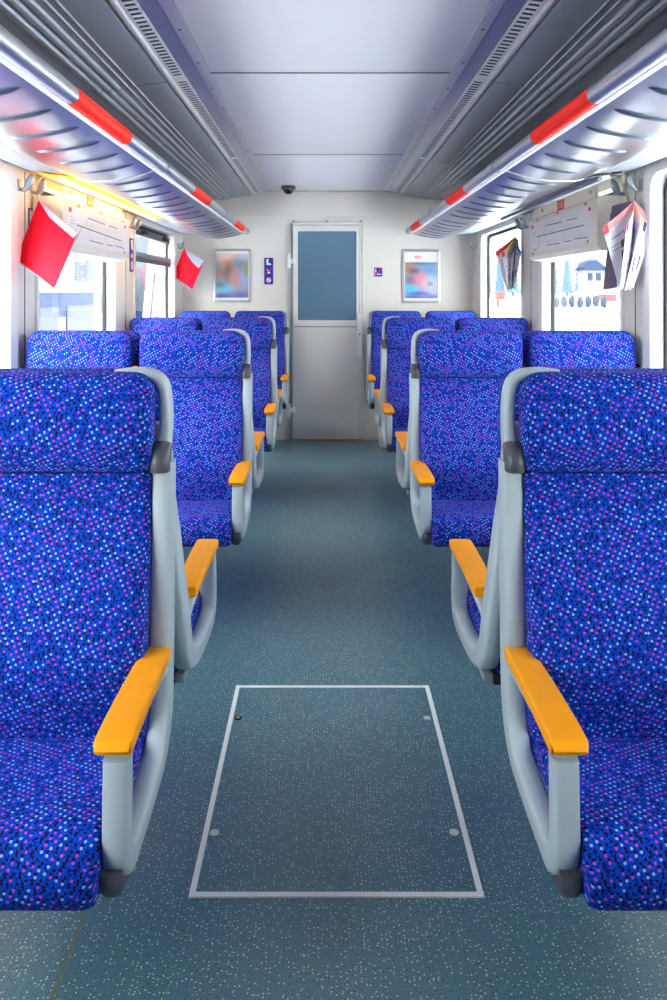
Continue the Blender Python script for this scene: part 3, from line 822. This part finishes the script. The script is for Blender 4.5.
# ---------------------------------------------------------------- red brochures (left)
def slab(name, pts, th, m, parent, org):
    """polygon given by world points, thickened along its normal away from the camera"""
    bm = bmesh.new()
    n = (pts[1]-pts[0]).cross(pts[-1]-pts[0]).normalized()
    if n.y < 0: n = -n
    A = [bm.verts.new(p-org) for p in pts]; B = [bm.verts.new(p+n*th-org) for p in pts]
    k_ = len(pts)
    bm.faces.new(A); bm.faces.new(B[::-1])
    for k in range(k_): bm.faces.new((A[k], A[(k+1) % k_], B[(k+1) % k_], B[k]))
    return link(name, bm, m, parent, smooth=False)
def cord(t, org, end):
    bm = bmesh.new(); cyl(bm, (0, .002, -.004), Vector(end)-org, .0013, 6); link('hanging_cord', bm, PLAST2, t)
def brochure(T, R, B, L, Zs, curve, hk, label):
    pT, pR, pB, pL = (at(*p, z) for p, z in zip((T, R, B, L), Zs))
    t = empty('brochure', pT, label, 'brochure', None)
    slab('cover', [pT, pR, pB, pL], .003, REDB, t, pT)
    off = Vector((0, .004, 0))
    slab('pages', [pT+off, pR+off, pB+off+Vector((0.001, 0, -.006)), pL+off+Vector((0, 0, -.006))], .008, LAV, t, pT)
    # grey band on the cover: interpolate on the cover plane
    n = (pR-pT).cross(pL-pT).normalized()
    if n.y > 0: n = -n
    def onp(u, v):
        d = at(u, v, 1)-Vector((CX, 0, CZ)); o_ = Vector((CX, 0, CZ))
        k = (pT-o_).dot(n)/d.dot(n); return o_+d*k+n*.0008
    bm = bmesh.new()
    vs_ = [bm.verts.new(onp(*q)-pT) for q in curve]; bm.faces.new(vs_)
    o = link('cover_band', bm, LAV, t, smooth=False); o['label'] = 'lavender grey band across the cover corner'
    cord(t, pT, hk)
    return t
brochure((38.7, 200), (77.5, 233), (53, 287.5), (16, 258.5), (3.48, 3.42, 3.36, 3.42), [(39.2, 201), (46, 212), (52.5, 221.5), (59, 236-1.5), (65.8, 247.6), (77.3, 233.2)], (-XW+.03, 3.526, 1.79), 'large red brochure with grey band hanging from a hook by the near left window')
brochure((184, 248), (204, 260.5), (192, 290), (173, 275), (7.0, 6.98, 6.95, 6.97), [(184.2, 248.5), (188, 256), (193, 263), (198.8, 268.5), (203.9, 260.7)], (-XW+.03, 7.08, 1.74), 'small red brochure with grey band hanging in the far left corner')

# ---------------------------------------------------------------- newspaper bundles (right)
P_RED = mat('page_red', lin(240, 24, 50), .5); P_BLUE = mat('page_blue', lin(60, 130, 205), .5); P_YEL = mat('page_yellow', lin(240, 205, 120), .5)
P_PINK = mat('page_pink', lin(244, 160, 160), .5); P_PUR = mat('page_purple', lin(86, 66, 96), .5); P_TXT = mat('page_text_grey', lin(176, 172, 196), .5)
P_BROWN = mat('page_photo_brown', lin(120, 84, 60), .5); P_NAVY = mat('page_photo_navy', lin(54, 50, 104), .5)
def leaf(t, org, apex, tip, bot, ridge, m, edge_m, tip_m, prints=(), bulge=.012):
    """one hanging double page: apex(top of the fold) - tip(top outer corner) - bot(bottom outer corner) - ridge(bottom of the fold)"""
    N = 6
    bm = bmesh.new(); grid = []
    n = (tip-apex).cross(ridge-apex).normalized()
    if n.y > 0: n = -n
    def S(a, b):
        top = apex.lerp(tip, a); bt = ridge.lerp(bot, a)
        return top.lerp(bt, b)+n*bulge*math.sin(PI*a)*math.sin(PI*(.25+.6*b))
    th = .0016
    for side in (0, 1):
        g = [[bm.verts.new(S(i/N, j/N)-n*th*side-org) for j in range(N+1)] for i in range(N+1)]
        grid.append(g)
        for i in range(N):
            for j in range(N): bm.faces.new((g[i][j], g[i+1][j], g[i+1][j+1], g[i][j+1]))
    a, b_ = grid
    for k in range(N):
        for (p, q) in (((k, 0), (k+1, 0)), ((k, N), (k+1, N)), ((0, k), (0, k+1)), ((N, k), (N, k+1))):
            bm.faces.new((a[p[0]][p[1]], a[q[0]][q[1]], b_[q[0]][q[1]], b_[p[0]][p[1]]))
    pg = link('page', bm, m, t)
    def patch(a0, a1, b0, b1, mm, nm):
        bm = bmesh.new(); n1 = 4
        g = [[bm.verts.new(S(a0+(a1-a0)*i/n1, b0+(b1-b0)*j/n1)+n*.0007-org) for j in range(n1+1)] for i in range(n1+1)]
        for i in range(n1):
            for j in range(n1): bm.faces.new((g[i][j], g[i+1][j], g[i+1][j+1], g[i][j+1]))
        link(nm, bm, mm, pg)
    if edge_m: patch(0.02, .86, 0.0, .10, edge_m, 'edge_band')
    if tip_m: patch(.86, 1.0, 0.0, .13, tip_m, 'corner_mark')
    for a0, a1, b0, b1, mm in prints: patch(a0, a1, b0, b1, mm, 'print')
def bundle(label, apex, ridge, hk, leaves):
    t = empty('newspaper_bundle', apex, label, 'newspaper')
    for tip, bot, m, e, tm, pr in leaves: leaf(t, apex, apex, tip, bot, ridge, m, e, tm, pr)
    cord(t, apex, hk)
    return t
A = lambda u, v, z: at(u, v, z)
ph = [(.40, .56, .36, .46, P_BROWN), (.20, .34, .42, .52, P_NAVY), (.40, .56, .50, .60, P_NAVY), (.20, .34, .56, .66, P_BROWN), (.40, .56, .64, .74, P_BROWN), (.40, .85, .24, .27, P_TXT), (.62, .9, .36, .38, P_TXT), (.62, .9, .42, .44, P_TXT)]
tx = [(.12, .4, .2, .34, P_BLUE), (.12, .85, .4, .44, P_TXT), (.12, .85, .5, .54, P_TXT), (.12, .5, .62, .72, P_BLUE), (.5, .85, .62, .8, P_TXT)]
tx2 = [(.1, .5, .25, .5, P_TXT), (.5, .8, .55, .75, P_NAVY), (.12, .85, .8, .84, P_TXT)]
z0 = 3.35
bundle('bundle of open white newspapers with red corners hanging by the near right window', A(634.4, 200.5, z0), A(628, 285, z0+.01), (XW-.03, 3.385, 1.785), [
    (A(612, 206, z0+.05), A(603, 290, z0+.06), P_PUR, None, None, [(.3, .8, .2, .6, P_TXT)]),
    (A(610, 214, z0+.03), A(610, 289, z0+.04), P_PUR, None, None, []),
    (A(616, 222, z0+.02), A(617, 288, z0+.02), PAPER, P_RED, None, [(.2, .8, .7, .95, P_RED)]),
    (A(602.5, 227.5, z0-.03), A(619, 287, z0-.01), PAPER, P_PINK, P_RED, ph),
    (A(627, 225, z0-.10), A(620, 289.5, z0-.06), PAPER, P_PINK, P_RED, tx),
    (A(641, 224.5, z0-.09), A(625, 291, z0-.05), PAPER, P_BLUE, P_RED, tx),
    (A(647, 224, z0-.06), A(630, 291, z0-.03), PAPER, P_YEL, P_NAVY, tx2),
    (A(655.5, 224, z0-.02), A(633, 288, z0-.01), PAPER, P_PINK, P_RED, tx2)])
z0 = 5.36
bundle('small bundle of multicoloured newspapers hanging before the far right window', A(515.3, 236.5, z0), A(511, 286, z0+.01), (XW-.03, 5.38, 1.778), [
    (A(519, 244, z0+.05), A(514, 289, z0+.05), P_PUR, None, None, []),
    (A(495, 252, z0-.03), A(507, 290, z0-.01), PAPER, P_RED, P_RED, tx2),
    (A(502, 253, z0-.08), A(508, 290.5, z0-.05), PAPER, P_YEL, P_RED, tx),
    (A(510, 254, z0-.09), A(511, 291, z0-.05), P_TXT, P_BROWN, P_RED, tx2),
    (A(516, 253.5, z0-.06), A(513, 290, z0-.03), PAPER, P_BLUE, P_BLUE, tx),
    (A(521.3, 252, z0-.02), A(515, 288, z0-.01), PAPER, P_BLUE, P_BLUE, tx2)])

# ---------------------------------------------------------------- posters, signs on the end wall
def poster(u0, u1, v0, v1, label, m, band):
    x0, x1, z0_, z1_ = on_end(u0), on_end(u1), zen(v1), zen(v0)
    xc, zc = (x0+x1)/2, (z0_+z1_)/2
    t = empty('poster', (xc, YE, zc), label, 'poster')
    hx, hz = (x1-x0)/2, (z1_-z0_)/2
    bm = bmesh.new(); fw = .022
    O = rr2(-hx, hx, -hz, hz, .014); I = rr2(-hx+fw, hx-fw, -hz+fw, hz-fw, .006)
    A_ = [bm.verts.new((x, -.012, z)) for x, z in O]; B_ = [bm.verts.new((x, -.016, z)) for x, z in I]
    C_ = [bm.verts.new((x, 0, z)) for x, z in O]; D_ = [bm.verts.new((x, -.004, z)) for x, z in I]
    for k in range(len(O)):
        j = (k+1) % len(O)
        for q in ((A_[k], A_[j], B_[j], B_[k]), (B_[k], B_[j], D_[j], D_[k]), (C_[k], C_[j], A_[j], A_[k])): bm.faces.new(q)
    link('frame', bm, FRAMEA, t)
    mkbox('sheet', (-hx+fw-.002, hx-fw+.002, -.006, -.003, -hz+fw-.002, hz-fw+.002), WHITE, t)
    top = hz-fw-.008-band; bot = -hz+fw+.022
    mkbox('picture', (-hx+fw+.006, hx-fw-.006, -.0072, -.006, bot, top), m, t)
    if band > .05:
        bm = bmesh.new(); 
        vs_ = [bm.verts.new((-.03+.035*math.cos(a), -.0072, top+band*.55+.014*math.sin(a))) for a in [2*PI*k/12 for k in range(12)]]
        bm.faces.new(vs_); link('red_mark', bm, mat('soft_red', lin(246, 170, 168), .5), t)
pl = poster_mat('print_reading_pair', [(.30, .98, .60, .22, lin(240, 196, 176)), (.9, .95, .25, .18, lin(206, 202, 224)), (.68, .72, .35, .2, lin(120, 140, 160)), (.35, .73, .25, .13, lin(190, 140, 80)), (.14, .55, .24, .16, lin(160, 124, 110)), (.40, .55, .18, .24, lin(110, 84, 92)), (.60, .42, .24, .26, lin(198, 142, 128)), (.9, .42, .2, .25, lin(160, 170, 214)), (.92, .66, .08, .2, lin(150, 160, 90)), (.25, .2, .4, .12, lin(100, 190, 220)), (.12, .3, .2, .1, lin(90, 130, 140)), (.75, .04, .5, .12, lin(110, 100, 176)), (.15, .02, .3, .1, lin(74, 80, 150))], lin(150, 150, 176))
pr = poster_mat('print_sleeping_child', [(.5, 1.0, .7, .12, lin(90, 110, 140)), (.12, .8, .25, .22, lin(180, 130, 104)), (.75, .78, .4, .22, lin(110, 160, 205)), (.3, .75, .2, .12, lin(120, 90, 96)), (.22, .5, .25, .16, lin(110, 110, 130)), (.5, .5, .3, .24, lin(226, 140, 150)), (.68, .42, .2, .2, lin(226, 180, 190)), (.85, .35, .22, .3, lin(196, 204, 232)), (.78, .4, .1, .07, lin(140, 150, 170)), (.15, .25, .28, .13, lin(80, 200, 235)), (.4, .12, .4, .08, lin(70, 120, 200)), (.5, .03, .7, .07, lin(90, 90, 190)), (.62, .06, .3, .05, lin(150, 140, 200))], lin(160, 176, 206))
poster(213, 251.3, 249, 302.5, 'framed poster left of the door, blurred picture under a peach top', pl, .012)
poster(401.8, 440.2, 249.7, 303, 'framed poster right of the door, picture below a white strip with a red mark', pr, .085)

def sign(name, u0, u1, v0, v1, label):
    x0, x1, z0_, z1_ = on_end(u0), on_end(u1), zen(v1), zen(v0)
    t = empty(name, ((x0+x1)/2, YE, (z0_+z1_)/2), label, 'sign')
    hx, hz = (x1-x0)/2, (z1_-z0_)/2
    bm = bmesh.new(); poly_ext(bm, rr2(-hx, hx, -hz, hz, .008), 'y', -.004, 0); link('plate', bm, SIGNB, t, smooth=False)
    return t, hx, hz
def flatpoly(t, polys, m, nm, d=.0046):
    bm = bmesh.new()
    for k, q in enumerate(polys): bm.faces.new([bm.verts.new((x, -d-.0001*k, z)) for x, z in q])
    return link(nm, bm, m, t, smooth=False)
def disc(cx, cz, r, n=16): return [(cx+r*math.cos(2*PI*k/n), cz+r*math.sin(2*PI*k/n)) for k in range(n)]
t, hx, hz = sign('pictogram_sign', 264.2, 273.2, 257.8, 284.5, 'tall blue sign with three pictograms, left of the door')
q = hz*2/3
flatpoly(t, [disc(-.008, q+.022, .009), [(-.022, q+.012), (-.004, q+.014), (.002, q-.010), (.018, q-.012), (.026, q-.026), (-.020, q-.024)], [(-.022, q+.026), (-.014, q+.026), (-.016, q+.0), (-.022, q+.0)]], WHITE, 'seated_figure')
flatpoly(t, [[(-.020, .016), (.012, -.020), (.016, -.014), (-.016, .022)], [(-.014, -.022), (.010, -.022), (.006, -.004), (-.008, .0)]], WHITE, 'cigarette')
flatpoly(t, [disc(0, -q, .022)], WHITE, 'disc')
flatpoly(t, [[(-.026, -.024), (-.020, -.028), (.026, .022), (.020, .027)], [(-.026, -q-.024), (-.020, -q-.028), (.026, -q+.022), (.020, -q+.027)]], SIGNR, 'red_slash', .0060)
t, hx, hz = sign('no_smoking_sign', 374.2, 382.3, 267.6, 276.6, 'small square blue no smoking sign right of the door')
flatpoly(t, [[(-.030, .028), (-.018, .028), (-.018, -.004), (-.030, -.004)], [(-.030, -.016), (.026, -.016), (.026, -.024), (-.030, -.024)]], WHITE, 'cigarette')
flatpoly(t, [[(-.032, -.028), (-.024, -.032), (.032, .026), (.024, .032)]], SIGNR, 'red_slash', .0060)

# stickers on the left pillars
def pillar_sticker(y0, y1, z0_, z1_, label, kind):
    yc, zc = (y0+y1)/2, (z0_+z1_)/2
    t = empty('pillar_sticker', (-XW, yc, zc), label, 'sign')
    hy, hz = (y1-y0)/2, (z1_-z0_)/2
    mkbox('plate', (0, .003, -hy, hy, -hz, hz), SIGNB, t, bevel=.001)
    def fl_(ps, m, nm, d):
        bm = bmesh.new()
        for k, q in enumerate(ps): bm.faces.new([bm.verts.new((d+.0001*k, y, z)) for y, z in q])
        link(nm, bm, m, t, smooth=False)
    if kind == 0:
        fl_([[(-hy*.5, hz*.9), (hy*.4, hz*.9), (hy*.6, hz*.3), (-hy*.3, hz*.35)]], WHITE, 'figure', .0036)
        fl_([[(-hy*.6, -.0), (hy*.3, hz*.12), (hy*.5, -hz*.12), (-hy*.4, -hz*.2)], disc(0, -hz*.62, hy*.55)], WHITE, 'pictogram', .0036)
        fl_([[(-hy*.7, -hz*.18), (-hy*.5, -hz*.22), (hy*.7, hz*.12), (hy*.5, hz*.16)], [(-hy*.7, -hz*.8), (-hy*.5, -hz*.84), (hy*.7, -hz*.45), (hy*.5, -hz*.41)]], SIGNR, 'red_slash', .0044)
    else:
        fl_([[(-hy*.75, -hz*.8), (hy*.75, -hz*.8), (hy*.75, hz*.8), (-hy*.75, hz*.8)]], WHITE, 'notice', .0036)
pillar_sticker(5.32, 5.43, 1.485, 1.71, 'narrow blue pictogram strip on the pillar between the left windows', 0)
pillar_sticker(3.505, 3.60, 1.63, 1.72, 'blue framed notice on the wall half hidden by the red brochure', 1)

# ---------------------------------------------------------------- camera dome, door stop
t = empty('camera_dome', (at(288.5, 190, 6.98).x, 6.95, ZC), 'small black surveillance dome on the ceiling before the end wall', 'camera')
bm = bmesh.new(); cyl(bm, (0, 0, 0), (0, 0, -.026), .062, 28, .066); link('base_ring', bm, DARKP, t)
bm = bmesh.new(); bmesh.ops.create_uvsphere(bm, u_segments=20, v_segments=12, radius=.048, matrix=Matrix.Translation((0, 0, -.026)))
bmesh.ops.delete(bm, geom=[v for v in bm.verts if v.co.z > -.02], context='VERTS'); link('dome', bm, mat('smoked_dome', lin(16, 16, 20), .08, coat=.5), t)
x, y = ff(288, 451)
t = empty('door_stop', (x, y, 0), 'small chrome door stop on the floor by the left door hinge', 'door stop')
bm = bmesh.new(); cyl(bm, (0, 0, 0), (0, 0, .008), .026, 18); link('foot_plate', bm, CHROME, t)
bm = bmesh.new(); cyl(bm, (0, 0, .008), (0, 0, .030), .016, 18, .013); link('knob', bm, CHROME, t)

# ---------------------------------------------------------------- outside
SNOW = mat('snow_white', lin(238, 240, 246), .8, noise=.03, nscale=.6)
g = mkbox('ground', (-60, 120, -40, 200, -1.3, -1.2), SNOW); tag(g, 'snow covered ground outside', kind='structure')
# neighbour train on the left
TW = mat('train_white_paint', lin(180, 182, 186), .4); TB = mat('train_blue_paint', lin(12, 40, 78), .5, spec=.2); TG = mat('train_dark_window', lin(20, 32, 48), .3, spec=.2); TL = mat('train_louvre_grey', lin(84, 88, 90), .6)
t = empty('parked_train', (-5.0, 13, -1.2), 'white and blue train standing on the next track, seen through the left windows', 'train')
bm = bmesh.new(); prof = [(-6.6, -.2), (-6.6, 3.0), (-6.2, 3.6), (-4.7, 3.6), (-4.32, 3.0), (-4.2, 2.0), (-4.2, -.2)]
poly_ext(bm, [(x+5.0, z+1.2) for x, z in prof], 'y', -11, 4.3); link('car_body', bm, TW, t, ang=20)
bm = bmesh.new(); box(bm, .79, .815, -11, 4.3, 2.15, 2.545); link('blue_band', bm, TB, t)
for k in range(7):
    y = -10.6+k*2.1
    bm = bmesh.new(); box(bm, .80, .822, y, y+1.7, 1.25, 2.32, bevel=.0); link('window', bm, TG, t)
for y in (-6.2, .35):
    bm = bmesh.new(); box(bm, .79, .81, y-.04, y+1.35, 2.72, 3.14); lv = link('louvre', bm, TL, t)
    for k in range(8):
        bm = bmesh.new(); box(bm, .81, .83, y+.02, y+1.29, 2.75+k*.047, 2.775+k*.047); link('slat', bm, TL, lv)
# cab of a second train further on
t = empty('train_cab', (-5.0, 20.5, -1.2), 'white cab of a second train with slanted pillars beyond the far left window', 'train')
bm = bmesh.new(); poly_ext(bm, [(-2.3, .6), (-.9, 3.9), (12, 3.9), (12, .6)], 'x', -1.6, .78); link('car_body', bm, TG, t, ang=20)
for (y0, y1, wd) in ((-2.32, -.92, .16), (-1.75, -.35, .12), (-.4, 1.0, .22)):
    bm = bmesh.new(); poly_ext(bm, [(y0, .6), (y0+wd, .6), (y1+wd, 3.9), (y1, 3.9)], 'x', .70, .83); link('pillar', bm, TW, t)
bm = bmesh.new(); box(bm, -1.6, .83, -.9, 12, 3.0, 3.92); link('roof_edge', bm, TW, t)
# right side: snow bank, hedge, chapel, trees
HSW = mat('house_wall_pale', lin(112, 100, 90), .8); ROOFB = mat('slate_blue_roof', lin(20, 34, 58), .8, spec=.1); HEDG = mat('dark_blue_green_hedge', lin(20, 32, 54), .9, noise=.4, nscale=3)
TREEM = mat('hazy_conifer', lin(44, 70, 92), .9, noise=.3, nscale=1.5); REDH = mat('red_shed', lin(120, 28, 24), .7); BARK = mat('bark', lin(60, 46, 40), .9)
ZB = .35
bm = bmesh.new(); poly_ext(bm, [(4.5, -1.3), (4.6, -1.15), (5.4, -.7), (6.4, -.2), (7.6, .15), (9.0, .32), (10.5, ZB), (120, ZB), (120, -1.3)], 'y', -40, 200)
tag(link('snow_bank', bm, SNOW, ang=60), 'sunlit snow bank beside the track', kind='structure')
def pt(u, v, Z): return at(u, v, Z)
c = pt(591, 292, 120)
t = empty('chapel', (c.x, c.y, ZB), 'pale chapel with pointed slate roof seen through the right window', 'building')
bm = bmesh.new(); box(bm, -1.5, 1.5, -1.5, 1.5, 0, 4.4); link('wall', bm, HSW, t)
bm = bmesh.new(); v4 = [bm.verts.new(q) for q in ((-2.1, -2, 4.2), (2.1, -2, 4.2), (2.1, 2, 4.2), (-2.1, 2, 4.2))]; ap = bm.verts.new((0, 0, 6.6))
bm.faces.new(v4[::-1]); [bm.faces.new((v4[k], v4[(k+1) % 4], ap)) for k in range(4)]; link('roof', bm, ROOFB, t, smooth=False)
bm = bmesh.new(); box(bm, 1.6, 5.2, -1.2, 2.4, 0, 3.0); link('wall', bm, HSW, t)
bm = bmesh.new(); poly_ext(bm, [(1.5, 2.95), (5.6, 2.95), (3.6, 4.6)], 'y', -1.6, 2.8); link('roof', bm, ROOFB, t, smooth=False)
for x in (-1.0, .2):
    bm = bmesh.new(); box(bm, x, x+.75, -1.56, -1.46, 2.7, 3.8); link('window', bm, ROOFB, t)
c = pt(606, 300, 85)
t = empty('shed', (c.x, c.y, ZB), 'small red shed in the snow beside the chapel', 'building')
bm = bmesh.new(); box(bm, -.7, .9, -.6, .6, 0, .8); link('wall', bm, REDH, t)
bm = bmesh.new(); poly_ext(bm, [(-.85, .78), (1.05, .78), (.1, 1.2)], 'y', -.75, .75); link('roof', bm, WHITE, t, smooth=False)
nth = ['first', 'second', 'third', 'fourth', 'fifth', 'sixth', 'seventh', 'eighth', 'ninth', 'last']
def lumpy(bm, c, r, seed, sq=1.0):
    res = bmesh.ops.create_icosphere(bm, subdivisions=3, radius=1.0)
    for v in res['verts']:
        d = v.co.normalized(); k = r*(1+.12*math.sin(9*d.x+seed)+.10*math.sin(13*d.z+2*seed)+.08*math.sin(15*d.y+seed*3))
        v.co = Vector(c)+Vector((d.x*k, d.y*k, d.z*k*sq))
for i in range(7):
    p = pt(556+i*8, 300, 50)
    t = empty('bush', (p.x, p.y, ZB-.02), f'dark frosty bush before the chapel, {nth[i] if i < 6 else "last"} from the left of the row', 'bush', 'bushes along the snow field')
    bm = bmesh.new(); lumpy(bm, (0, 0, .34+.05*(i % 3)), .200, i*1.7, 1.9); link('foliage', bm, HEDG, t, ang=80)
    bm = bmesh.new(); cyl(bm, (0, 0, 0), (0, 0, .4), .04, 8); link('stem', bm, BARK, t)
def conifer(x, y, h, seed, label):
    rnd = random.Random(seed)
    t = empty('conifer', (x, y, ZB), label, 'tree', 'conifers beyond the chapel')
    bm = bmesh.new(); cyl(bm, (0, 0, 0), (0, 0, h*.9), h*.018, 8, .03); link('trunk', bm, BARK, t)
    bm = bmesh.new(); tiers = 9; n = 14
    for k in range(tiers):
        z0_ = h*(.10+.84*k/tiers); r = h*.115*(1-k/tiers)+.12; z1_ = z0_+h*.19
        ring = [bm.verts.new((math.cos(2*PI*j/n)*r*(1 if j % 2 else .68)*(1+.15*rnd.random()), math.sin(2*PI*j/n)*r*(1 if j % 2 else .68), z0_-(.25 if j % 2 else 0))) for j in range(n)]
        apx = bm.verts.new((0, 0, min(z1_, h))); bm.faces.new(ring[::-1])
        for j in range(n): bm.faces.new((ring[j], ring[(j+1) % n], apx))
    link('branches', bm, TREEM, t, smooth=False)
rnd = random.Random(3)
for i in range(10):
    u = 486+i*13.5; Z = (146, 160)[i % 2]
    p = pt(u, 292, Z); conifer(p.x, p.y, rnd.uniform(9.5, 12.5), i, f'hazy blue green conifer, {nth[i]} from the left in the row behind the chapel')
t = empty('marker_post', (pt(498, 300, 30).x, 30, ZB), 'red brown marker board on a post in the snow beyond the far right window', 'post')
t.location = (pt(498, 300, 52).x, 52, ZB)
bm = bmesh.new(); box(bm, -.09, .09, -.06, .06, 0, .7); link('post', bm, REDH, t)
bm = bmesh.new(); box(bm, -.45, .45, -.07, .07, .5, 1.0); link('board', bm, REDH, t)
